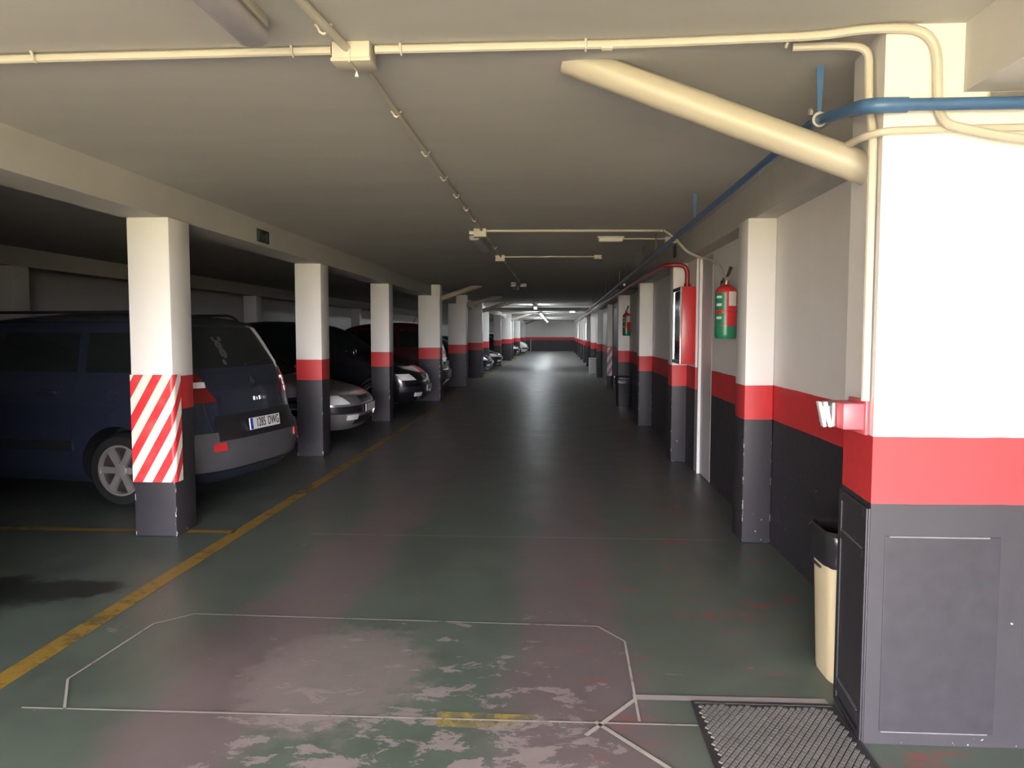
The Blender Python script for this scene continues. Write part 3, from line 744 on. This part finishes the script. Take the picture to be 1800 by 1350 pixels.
# -- cars further down
def small_car(name, label, x, y, paint, L=4.1, tall=False):
    tb = minivan_tab(L, 1.78, 1.68) if tall else hatch_tab(L, 1.72, 1.44)
    c = Car(name, label, 'car', (x - L / 2, y, 0), 0.0, tb, 0.5, 0.4, paint, (-1.28, 1.24), R=0.31)
    dress_front(c, 0.73 if tall else 0.64, paint)
    if tall:
        c.end_sheet(1, 0.72, 0.58, 1.16, 1.52, 'windscreen', 'glass'); c.windows_side([(-1.5, -0.35, -1.2, -0.37), (-0.22, 0.85, -0.24, 0.36)], 1.2, 1.5)
    else:
        c.end_sheet(1, 0.70, 0.56, 0.95, 1.29, 'windscreen', 'glass'); c.windows_side([(-1.35, -0.30, -1.0, -0.32), (-0.20, 0.85, -0.22, 0.30)], 0.96, 1.28)
    c.mirrors(0.75, 1.1 if tall else 0.92, paint); return c
small_car('hatchback', 'dark blue hatchback with bright headlamps parked nose first', -2.48, 29.2, 'bluecar')
small_car('hatchback', 'dark grey hatchback parked nose first past the blue one', -2.45, 33.8, 'greycar')
small_car('hatchback', 'black hatchback parked far down beside the white car', -2.50, 50.6, 'black')
small_car('people_carrier', 'white car parked nose first near the end wall', -2.15, 56.2, 'whitecar', tall=True)

# ------------------------------------------------------------------ pipes and conduits
ZC = HC - 0.020
def clip(parent, p, axis, r=0.016, mat='conduit'):
    bm = bmesh.new(); x, y, z = p
    if axis == 'y':      # pipe runs along y
        tube(bm, [(x - r - 0.014, y, HC - 0.0062), (x - r - 0.004, y, z + 0.004), (x - r * 0.8, y, z - r * 0.8), (x, y, z - r - 0.004), (x + r * 0.8, y, z - r * 0.8), (x + r + 0.004, y, z + 0.004), (x + r + 0.014, y, HC - 0.0062)], 0.0055, 6)
    else:
        tube(bm, [(x, y - r - 0.014, HC - 0.0062), (x, y - r - 0.004, z + 0.004), (x, y - r * 0.8, z - r * 0.8), (x, y, z - r - 0.004), (x, y + r * 0.8, z - r * 0.8), (x, y + r + 0.004, z + 0.004), (x, y + r + 0.014, HC - 0.0062)], 0.0055, 6)
    return link('pipe_clip', bm, mat, parent, smooth=True)

# long conduit along the driveway
mc = empty('ceiling_conduit', (-0.8, 1.0, HC), label='thin conduit with clips running down the middle of the ceiling', cat='conduit')
mc_o = Vector((-0.8, 1.0, HC))
def child(name, bm, mat, root, smooth=False):
    bmesh.ops.translate(bm, verts=bm.verts[:], vec=-root.location); return link(name, bm, mat, root, smooth=smooth)
child('tube', T(fillet([(-0.86, -3.2, ZC), (-0.845, 2.5, ZC), (-0.80, 2.93, ZC - 0.006)], 0.1), 0.016), 'conduit', mc, True)
child('tube', T([(-0.79, 3.02, ZC), (-0.80, 8.12, ZC), (-0.81, 17.0, ZC)], 0.011, 8), 'conduit', mc, True)
child('tube', T([(-0.81, 17.3, ZC), (-0.84, 60.0, ZC)], 0.010, 6), 'conduit', mc, True)
for y in (1.9, 2.76): o = clip(mc, (-0.835, y, ZC), 'y'); o.location = -mc_o
for y in (3.83, 4.68, 5.42, 6.1, 6.75, 7.4, 8.9, 9.8, 11.8, 12.8, 14.2, 15.6): o = clip(mc, (-0.80, y, ZC), 'y', 0.012); o.location = -mc_o
# conduit crossing at the entrance, bending down the white wall
cc = empty('cross_conduit', (0, 3.0, HC), label='thick cream conduit crossing the ceiling and bending down the entrance wall', cat='conduit')
pts = fillet([(-2.91, 2.985, ZC - 0.012), (-2.2, 2.985, ZC - 0.004), (-0.87, 2.975, ZC)], 0.5)
child('tube', T(pts, 0.0165), 'conduit', cc, True)
pts = fillet([(-0.70, 2.975, ZC), (0.3, 2.97, ZC), (0.95, 2.93, ZC), (1.10, 2.870, ZC), (1.33, 2.869, ZC - 0.005), (1.345, 2.869, 2.34), (1.36, 2.838, 2.285), (1.62, 2.836, 2.225), (2.6, 2.836, 2.225)], 0.13)
child('tube', T(pts, 0.0165), 'conduit', cc, True)
child('sleeve', T([(0.16, 2.973, ZC - 0.003), (0.20, 2.972, ZC - 0.003)], 0.0195), 'conduit', cc, True)
for x in (-2.05, -1.02, -0.6, 0.10, 0.84): o = clip(cc, (x, 2.975, ZC), 'x'); o.location = -cc.location
# second bend and riser down the column edge
rc = empty('riser_conduit', (1.16, 3.0, 2.2), label='cream conduit curving off the ceiling and down the edge of the entrance wall', cat='conduit')
pts = fillet([(0.88, 3.035, ZC), (1.05, 3.02, ZC - 0.003), (1.148, 3.00, ZC - 0.02), (1.148, 2.98, 2.38), (1.148, 2.935, 2.28), (1.148, 2.93, 1.30)], 0.22)
child('tube', T(pts, 0.0155), 'conduit', rc, True)
hc = empty('wall_conduit', (1.5, 2.85, 2.28), label='cream conduit running level across the entrance wall under the blue pipe', cat='conduit')
child('tube', T(fillet([(1.115, 3.22, 2.285), (1.112, 2.93, 2.268), (1.16, 2.868, 2.272), (1.35, 2.874, 2.278), (2.8, 2.872, 2.285)], 0.06), 0.014), 'conduit', hc, True)
child('wall_clip', B(1.80, 1.815, 2.855, 2.889, 2.255, 2.30), 'conduit', hc)
tb = empty('thin_conduit', (1.95, 2.85, 2.38), label='thin grey conduit just under the beam on the entrance wall', cat='conduit')
child('tube', T([(1.52, 2.87, 2.395), (3.0, 2.87, 2.395)], 0.008), 'steel', tb, True)

# junction boxes
def jbox(x, y, w, d, h, label, group='ceiling junction boxes'):
    r = empty('junction_box', (x, y, HC), label=label, cat='junction box', group=group)
    link('case', B(-w / 2, w / 2, -d / 2, d / 2, -h, -0.001, bev=0.004), 'box', r, smooth=True)
    link('lid', B(-w / 2 - 0.004, w / 2 + 0.004, -d / 2 - 0.004, d / 2 + 0.004, -h - 0.014, -h + 0.001, bev=0.003), 'box', r, smooth=True)
    return r
j = jbox(-0.785, 2.99, 0.145, 0.12, 0.062, 'large cream junction box where the ceiling conduits cross')
link('strap', T([(-0.003, -0.066, -0.03), (-0.003, -0.066, -0.078), (0.0, 0.03, -0.082), (0.0, 0.03, -0.10)], 0.004, 6), 'box', j)
link('screw', lathe(bmesh.new(), [(0.007, -0.106), (0.007, -0.098), (0.003, -0.09)], origin=(0, 0.03, 0), seg=10), 'white', j)
jbox(-0.82, 8.17, 0.13, 0.11, 0.075, 'cream junction box at the start of the crossing conduit')
jbox(-0.815, 10.95, 0.13, 0.11, 0.07, 'smaller cream junction box above the middle of the driveway')
jbox(0.56, 10.95, 0.10, 0.09, 0.045, 'small cream box at the end of the short conduit')
jbox(1.28, 8.95, 0.12, 0.10, 0.06, 'cream box feeding the short round lamp')
jbox(-0.76, 17.15, 0.13, 0.11, 0.06, 'cream box beside the unlit lamp at mid ceiling')
def conduit(name, pts, r, label, f=0.06, mat='conduit', cat='conduit'):
    return link(name, T(fillet(pts, f), r), mat, label=label, cat=cat, smooth=True)
conduit('branch_conduit', [(-0.755, 8.17, ZC), (1.10, 8.24, ZC)], 0.014, 'cream conduit crossing the ceiling towards the extinguisher')
conduit('drop_conduit', [(1.10, 8.20, ZC), (1.22, 8.25, 2.56), (1.36, 8.25, 2.40), (1.47, 8.1, 2.335), (1.555, 7.65, 2.24), (1.562, 7.36, 2.06), (1.562, 7.34, 1.90)], 0.014, 'pale flexible conduit curving down the wall to the extinguisher', 0.12)
conduit('branch_conduit', [(-0.75, 10.95, ZC), (0.51, 10.95, ZC)], 0.012, 'short cream conduit between two small ceiling boxes')
conduit('lamp_conduit', [(0.74, 8.93, ZC), (1.22, 8.95, ZC)], 0.010, 'thin conduit between round lamp and its box')

# lamps
def batten(x, y0, y1, lit, label, group, w=0.11, h=0.085):
    r = empty('batten_lamp', (x, y0, HC - (0.075 if lit else 0.0)), label=label, cat='lamp', group=group)
    if lit:
        for yy in (0.25, y1 - y0 - 0.25): link('stem', T([(0, yy, -0.002), (0, yy, 0.0745)], 0.008, 8), 'white', r, smooth=True)
    link('housing', B(-w / 2, w / 2, 0, y1 - y0, -0.04, -0.001, bev=0.006), 'box' if not lit else 'white', r, smooth=True)
    if lit:
        for s in (-1, 1):
            link('tube', T([(s * 0.03, 0.04, -0.062), (s * 0.03, y1 - y0 - 0.04, -0.062)], 0.014, 10), 'tube', r, smooth=True)
            for yy in (0.015, y1 - y0 - 0.035): link('socket', B(s * 0.03 - 0.014, s * 0.03 + 0.014, yy, yy + 0.02, -0.08, -0.04), 'white', r)
    else:
        bm = bmesh.new(); box(bm, -w / 2 - 0.006, w / 2 + 0.006, -0.01, y1 - y0 + 0.01, -h - 0.02, -0.041, bev=0.03, seg=4); link('diffuser', bm, 'lampoff', r, smooth=True)
    return r
GU, GLT = 'unlit batten lamps', 'lit batten lamps far down the driveway'
batten(-1.06, 1.45, 2.70, False, 'unlit grey batten lamp beside the large junction box', GU, w=0.10)
batten(-0.90, 8.30, 9.55, False, 'unlit grey batten lamp hanging behind the first crossing conduit', GU)
batten(-0.95, 16.6, 17.85, False, 'unlit batten lamp beside the box at mid ceiling', GU)
for y, lb in ((29.0, 'lit batten lamp above the dark blue hatchback bay, first of the lit row'),
              (38.6, 'lit batten lamp beside the small warm emergency light'), (42.4, 'lit batten lamp in front of the brightly lit wide column'),
              (46.8, 'lit batten lamp just past the brightly lit wide column'), (51.6, 'lit batten lamp above the distant black car bay'),
              (56.0, 'lit batten lamp above the white car bay'), (63.2, 'lit batten lamp closest to the end wall')):
    batten(-0.86, y, y + 1.2, True, lb, GLT)
rl = empty('bulkhead_lamp', (0.60, 8.9, HC), label='short unlit bulkhead lamp beside the hose cabinet ceiling', cat='lamp')
bm = bmesh.new(); box(bm, -0.14, 0.14, -0.05, 0.05, -0.06, -0.001, bev=0.022, seg=4); link('lens', bm, 'label', rl, smooth=True)
link('base', B(-0.15, 0.15, -0.055, 0.055, -0.016, -0.0005), 'box', rl)
el = empty('emergency_light', (0.72, 38.0, HC), label='small warm emergency light on the far ceiling', cat='lamp')
link('lens', B(-0.13, 0.13, -0.06, 0.06, -0.08, -0.02, bev=0.015), 'warm', el); link('base', B(-0.14, 0.14, -0.07, 0.07, -0.0201, -0.001), 'white', el)

# big drain pipes
def drain(a, b, r, label):
    a, b = Vector(a), Vector(b); root = empty('drain_pipe', b, label=label, cat='pipe', group='diagonal drain pipes'); d = (b - a)
    t = d.normalized(); ext = a - t * (0.0 + r * 1.2)
    bm = T([ext, a + d * 0.45], r, 28)
    bmesh.ops.bisect_plane(bm, geom=bm.verts[:] + bm.edges[:] + bm.faces[:], plane_co=(0, 0, HC - 0.001), plane_no=(0, 0, 1), clear_outer=True)
    bmesh.ops.holes_fill(bm, edges=bm.edges[:])
    child('upper_length', bm, 'drain', root, True)
    child('lower_length', T([a + d * 0.452, b], r, 28), 'drain', root, True)
    child('joint_ring', T([a + d * 0.44, a + d * 0.453], r + 0.0025, 28), 'drain', root, True)
drain((0.10, 3.24, HC), (1.205, 3.11, 2.185), 0.062, 'large cream drain pipe slanting from ceiling to the entrance wall')
drain((-1.85, 17.9, HC), (-2.668, 17.55, 2.35), 0.06, 'cream drain pipe slanting from ceiling to the stepped column')
drain((-1.75, 22.9, HC), (-2.628, 22.3, 2.36), 0.065, 'shaded drain pipe slanting from ceiling to the wide column past the maroon van')
drain((-1.65, 27.2, HC), (-2.618, 26.9, 2.33), 0.07, 'bright drain pipe slanting to the column before the dark blue car')
drain((-1.6, 44.0, HC), (-2.618, 43.7, 2.30), 0.08, 'bright drain pipe slanting to the lit column under the far lamps')
drain((-1.6, 61.0, HC), (-2.548, 60.7, 2.30), 0.08, 'farthest drain pipe slanting to the last column')

# blue water pipe
bp = empty('water_pipe', (1.10, 3.0, 2.42), label='blue water pipe along the right wall turning across the entrance wall', cat='pipe')
pts = fillet([(3.5, 2.826, 2.352), (1.085, 2.826, 2.352), (1.075, 3.35, 2.44), (1.075, 8.0, 2.43), (1.10, 30.0, 2.37)], 0.10, 8)
child('tube', T(pts, 0.0215, 14), 'blue', bp, True)
child('elbow', T(fillet([(1.22, 2.83, 2.352), (1.09, 2.83, 2.352), (1.085, 2.98, 2.378)], 0.10, 8), 0.027, 14), 'blue', bp, True)
child('clamp', T([(1.075, 3.30, 2.432), (1.075, 3.33, 2.436)], 0.031, 14), 'steel', bp, True)
def strap(y, x=1.075, w=0.016, mat='blue'):
    bm = bmesh.new(); z0 = 2.462 - (max(0, y - 8)) * 0.0027
    vs_ = []
    for (z, hw) in ((HC, w), (z0, w * 0.45)):
        for s in (-1, 1):
            for q in (-0.002, 0.002): vs_.append(bm.verts.new((x + s * hw, y + q, z)))
    bmesh.ops.convex_hull(bm, input=vs_); child('hanger_strap', bm, mat, bp)
strap(3.31); strap(6.2)
for k in range(13): strap(8.6 + k * 1.25, w=0.007, mat='dark')
link('pipe_nut', lathe(bmesh.new(), [(0.012, 0), (0.012, 0.02), (0.005, 0.03)], seg=6), 'steel', bp).location = (-0.06, 0.31, 0.03)
# red pipe to the hose cabinet
rp = empty('fire_pipe', (1.2, 9.1, 2.3), label='dark red fire pipe bending down to the hose cabinet', cat='pipe')
child('tube', T(fillet([(1.20, 40.0, 2.30), (1.18, 12.0, 2.33), (1.23, 9.9, 2.345), (1.25, 9.1, 2.345), (1.50, 9.08, 2.345), (1.50, 9.08, 2.085)], 0.11, 8), 0.026, 14), 'redpipe', rp, True)
child('coupling', T([(1.50, 9.08, 2.09), (1.50, 9.08, 2.13)], 0.036, 14), 'redpipe', rp, True)
conduit('grey_pipe', [(1.16, 13.6, 2.40), (1.16, 60.0, 2.40)], 0.02, 'grey pipe alongside the far run of the blue pipe', mat='steel', cat='pipe')
conduit('bracket_bar', [(1.10, 14.2, 2.375), (1.575, 14.2, 2.375)], 0.02, 'dark bracket bar carrying the pipes near the far extinguisher', mat='dark', cat='bracket')

# ------------------------------------------------------------------ wall things
def cabinet(x0, x1, y0, y1, z0, z1, label, parts=True):
    r = empty('hose_cabinet', ((x0 + x1) / 2, (y0 + y1) / 2, z0), label=label, cat='hose cabinet', group='fire hose cabinets')
    child('case', B(x0 + 0.015, x1, y0, y1, z0, z1, bev=0.006), 'red', r, True)
    fr = 0.045
    for a in ((y0, y0 + fr, z0, z1), (y1 - fr, y1, z0, z1), (y0 + fr, y1 - fr, z0, z0 + fr), (y0 + fr, y1 - fr, z1 - fr, z1)):
        child('door_frame', B(x0 - 0.006, x0 + 0.0149, *a, bev=0.003), 'chrome', r)
    child('door_glass', B(x0 + 0.004, x0 + 0.0148, y0 + fr, y1 - fr, z0 + fr, z1 - fr), 'cabglass', r)
    if parts: child('top_screw', lathe(bmesh.new(), [(0.012, z1), (0.012, z1 + 0.02), (0.006, z1 + 0.03)], origin=(x1 - 0.03, y0 + 0.02, 0), seg=10), 'chrome', r)
    return r
cabinet(1.375, 1.544, 8.74, 9.29, 1.205, 2.075, 'red fire hose cabinet with glass door beside the narrow grey door')
cabinet(1.40, 1.579, 37.6, 38.2, 1.2, 2.1, 'distant red fire hose cabinet on the right wall', False)
cabinet(1.40, 1.579, 52.4, 53.0, 1.2, 2.1, 'farthest red fire hose cabinet on the right wall', False)

def extinguisher(loc, R, H, label, rz=0.0, green=True):
    r = empty('fire_extinguisher', loc, rz, label, 'extinguisher', 'fire extinguishers')
    link('cylinder', lathe(bmesh.new(), [(R * 0.9, 0.10), (R, 0.11), (R, H * 0.86), (R * 0.96, H * 0.90), (R * 0.75, H * 0.95), (R * 0.35, H * 0.985), (0.022, H)], seg=28), 'red', r, smooth=True)
    link('base_ring', lathe(bmesh.new(), [(R * 0.86, 0.0), (R * 0.97, 0.015), (R * 1.01, 0.04), (R * 1.01, 0.112), (R * 0.9, 0.114)], seg=28), 'green' if green else 'dark', r, smooth=True)
    link('neck', lathe(bmesh.new(), [(0.022, H), (0.022, H + 0.035), (0.016, H + 0.05)], seg=14), 'brass', r, smooth=True)
    link('valve', B(-0.02, 0.02, -0.03, 0.05, H + 0.03, H + 0.065, bev=0.006), 'chrome', r, smooth=True)
    link('handle', T([(0, -0.01, H + 0.065), (0.005, -0.03, H + 0.09), (0.02, -0.045, H + 0.15)], [0.012, 0.014, 0.016], 8), 'dark', r, smooth=True)
    link('gauge', lathe(bmesh.new(), [(0.016, -0.05), (0.016, -0.03)], origin=(-0.03, 0, H + 0.045), axis='Y', seg=14), 'chrome', r)
    def wrap(a0, a1, z0, z1, name, mat, off=0.0018):
        bm = bmesh.new(); n = 10; A = []
        for k in range(n + 1):
            a = math.radians(a0 + (a1 - a0) * k / n); A.append([bm.verts.new(((R + o_) * math.cos(a), (R + o_) * math.sin(a), z)) for z in (z0, z1) for o_ in (off, 0.0002)])
        for p, q in zip(A, A[1:]):
            bm.faces.new((p[0], q[0], q[2], p[2])); bm.faces.new((p[0], p[1], q[1], q[0])); bm.faces.new((p[2], q[2], q[3], p[3]))
        return link(name, bm, mat, r, smooth=True)
    wrap(165, 246, H * 0.53, H * 0.845, 'green_label', 'green'); wrap(165, 244, H * 0.25, H * 0.47, 'green_label', 'green')
    wrap(258, 308, H * 0.60, H * 0.86, 'paper_tag', 'label', 0.004)
    for z in (0.74, 0.60, 0.36): wrap(188, 222, H * z, H * (z + 0.045), 'label_print', 'label', 0.0030)
    wrap(-175, 180, H * 0.485, H * 0.50, 'strap', 'redpipe', 0.004)
    link('hose', T(fillet([(0.0, 0.04, H + 0.045), (0.0, R + 0.008, H + 0.03), (0.02, R + 0.012, H * 0.6), (0.02, R + 0.012, H * 0.33)], 0.05), 0.010, 8), 'rubber', r, smooth=True)
    return r
extinguisher((1.472, 6.86, 1.505), 0.092, 0.475, 'red fire extinguisher with green base and labels on the wall', 0.25)
extinguisher((1.50, 16.90, 1.50), 0.085, 0.50, 'dim dark red fire extinguisher on the column above the bagged bin', 0.25)

# photocell on the entrance wall flank
ph = empty('gate_sensor', (1.165, 3.05, 1.18), label='red bracket with slanted white sensor plates on the edge of the entrance wall', cat='sensor')
link('bracket', B(-0.088, -0.001, -0.10, 0.06, 0.008, 0.108, bev=0.006), 'redbox', ph, smooth=True)
link('mount_plate', B(-0.012, 0.001, -0.115, 0.06, -0.01, 0.122, bev=0.003), 'redbox', ph, smooth=True)
for k, (x, w) in enumerate(((-0.139, 0.006), (-0.117, 0.007))):
    o = link('sensor_plate', B(-w, w, -0.008, 0.04, -0.05, 0.05, bev=0.003), 'white', ph, smooth=True); o.location = (x, -0.02, 0.058); o.rotation_euler = (0, -0.22, -0.1)
link('sensor_body', B(-0.105, -0.0885, -0.03, 0.05, 0.01, 0.106, bev=0.006), 'steel', ph, smooth=True)
link('sensor_core', B(-0.135, -0.104, -0.005, 0.03, 0.025, 0.09, bev=0.004), 'lampoff', ph, smooth=True)

# small dark plates high on the right wall
link('vent_grille', B(1.412, 1.4195, 9.42, 9.62, 2.47, 2.62, bev=0.002), 'dark', label='small dark vent plate high on the beam past the hose cabinet', cat='vent')
link('vent_grille', B(1.571, 1.5795, 6.62, 6.80, 2.14, 2.375, bev=0.002), 'dark', label='small dark vent plate above the red and green extinguisher', cat='vent')
# exit sign on the left beam
es = empty('exit_sign', (-2.92, 7.52, 2.44), label='small dark green exit sign on the left beam', cat='sign')
link('plate', B(0.0005, 0.012, -0.15, 0.15, 0.0, 0.125, bev=0.002), 'greendark', es)
for a in ((-0.125, -0.095, 0.02, 0.105), (0.075, 0.10, 0.02, 0.105), (-0.06, 0.06, 0.055, 0.07)):
    link('pictogram', B(0.012, 0.0135, *a), 'signpale', es)

# ------------------------------------------------------------------ bins
def bagged_bin(loc, w, d, h, body_mat, label, rz=0.0, taper=0.86, slot=True, n=5.0):
    r = empty('waste_bin', loc, rz, label, 'bin')
    def ring(bm, sx, sy, z, wob=0.0, seg=40):
        out = []
        for k in range(seg):
            a = 2 * math.pi * k / seg; c, s = math.cos(a), math.sin(a)
            q = 1 + wob * (math.sin(5 * a + z * 60) * 0.5 + math.sin(11 * a - z * 90) * 0.5)
            out.append(bm.verts.new((sx * q * math.copysign(abs(c) ** (2 / n), c), sy * q * math.copysign(abs(s) ** (2 / n), s), z)))
        return out
    def shell(levels, name, mat, cap_top=False):
        bm = bmesh.new(); R_ = [ring(bm, *l) for l in levels]
        for a, b in zip(R_, R_[1:]):
            for k in range(len(a)): bm.faces.new((a[k], a[(k + 1) % len(a)], b[(k + 1) % len(a)], b[k]))
        bm.faces.new(R_[0][::-1]); bm.faces.new(R_[-1])
        return link(name, bm, mat, r, smooth=True)
    W, D = w / 2, d / 2; tp_ = taper
    shell([(W * tp_, D * tp_, 0.0), (W * (tp_ + 0.02), D * (tp_ + 0.02), 0.02), (W, D, h * 0.98), (W * 1.02, D * 1.02, h), (W * 0.95, D * 0.95, h), (W * 0.8, D * 0.8, 0.05)], 'tub', body_mat)
    z0 = h * 0.80
    shell([(W * 1.035, D * 1.035, z0, 0.03), (W * 1.07, D * 1.07, z0 + 0.03, 0.035), (W * 1.05, D * 1.05, h * 0.92, 0.02), (W * 1.09, D * 1.09, h * 0.97, 0.03), (W * 1.10, D * 1.10, h + 0.01, 0.025), (W * 1.03, D * 1.03, h + 0.028, 0.02),
           (W * 0.93, D * 0.93, h + 0.012, 0.02), (W * 0.86, D * 0.86, h * 0.85, 0.05), (W * 0.7, D * 0.7, h * 0.62, 0.09)], 'bin_bag', 'bag')
    if slot: link('grip_slot', B(-W * 1.0 - 0.003, -W * 0.9, -0.02, 0.08, h * 0.755, h * 0.77), 'dark', r)
    return r
bagged_bin((1.37, 3.50, 0), 0.36, 0.30, 0.655, 'cream', 'cream plastic waste bin lined with a black bag behind the entrance wall')
bagged_bin((1.42, 16.62, 0), 0.36, 0.34, 0.60, 'bag', 'black bagged waste bin under the far extinguisher', slot=False)
b3 = empty('storage_bin', (1.33, 29.1, 0), label='pale grey plastic bin standing by the bright column', cat='bin')
bm = bmesh.new(); box(bm, -0.14, 0.14, -0.16, 0.16, 0.03, 0.60, bev=0.03, seg=3); link('tub', bm, 'palebin', b3, smooth=True)
link('lid', B(-0.15, 0.15, -0.17, 0.17, 0.601, 0.63, bev=0.008), 'palebin', b3, smooth=True)
for s in (-1, 1): link('foot', B(s * 0.10 - 0.03, s * 0.10 + 0.03, -0.14, 0.14, 0.0, 0.0299), 'palebin', b3)
link('bollard', T([(-2.3, 66.0, 0), (-2.3, 66.0, 1.05)], 0.05, 10), 'steel', label='slim grey post before the end wall', cat='post', smooth=True)
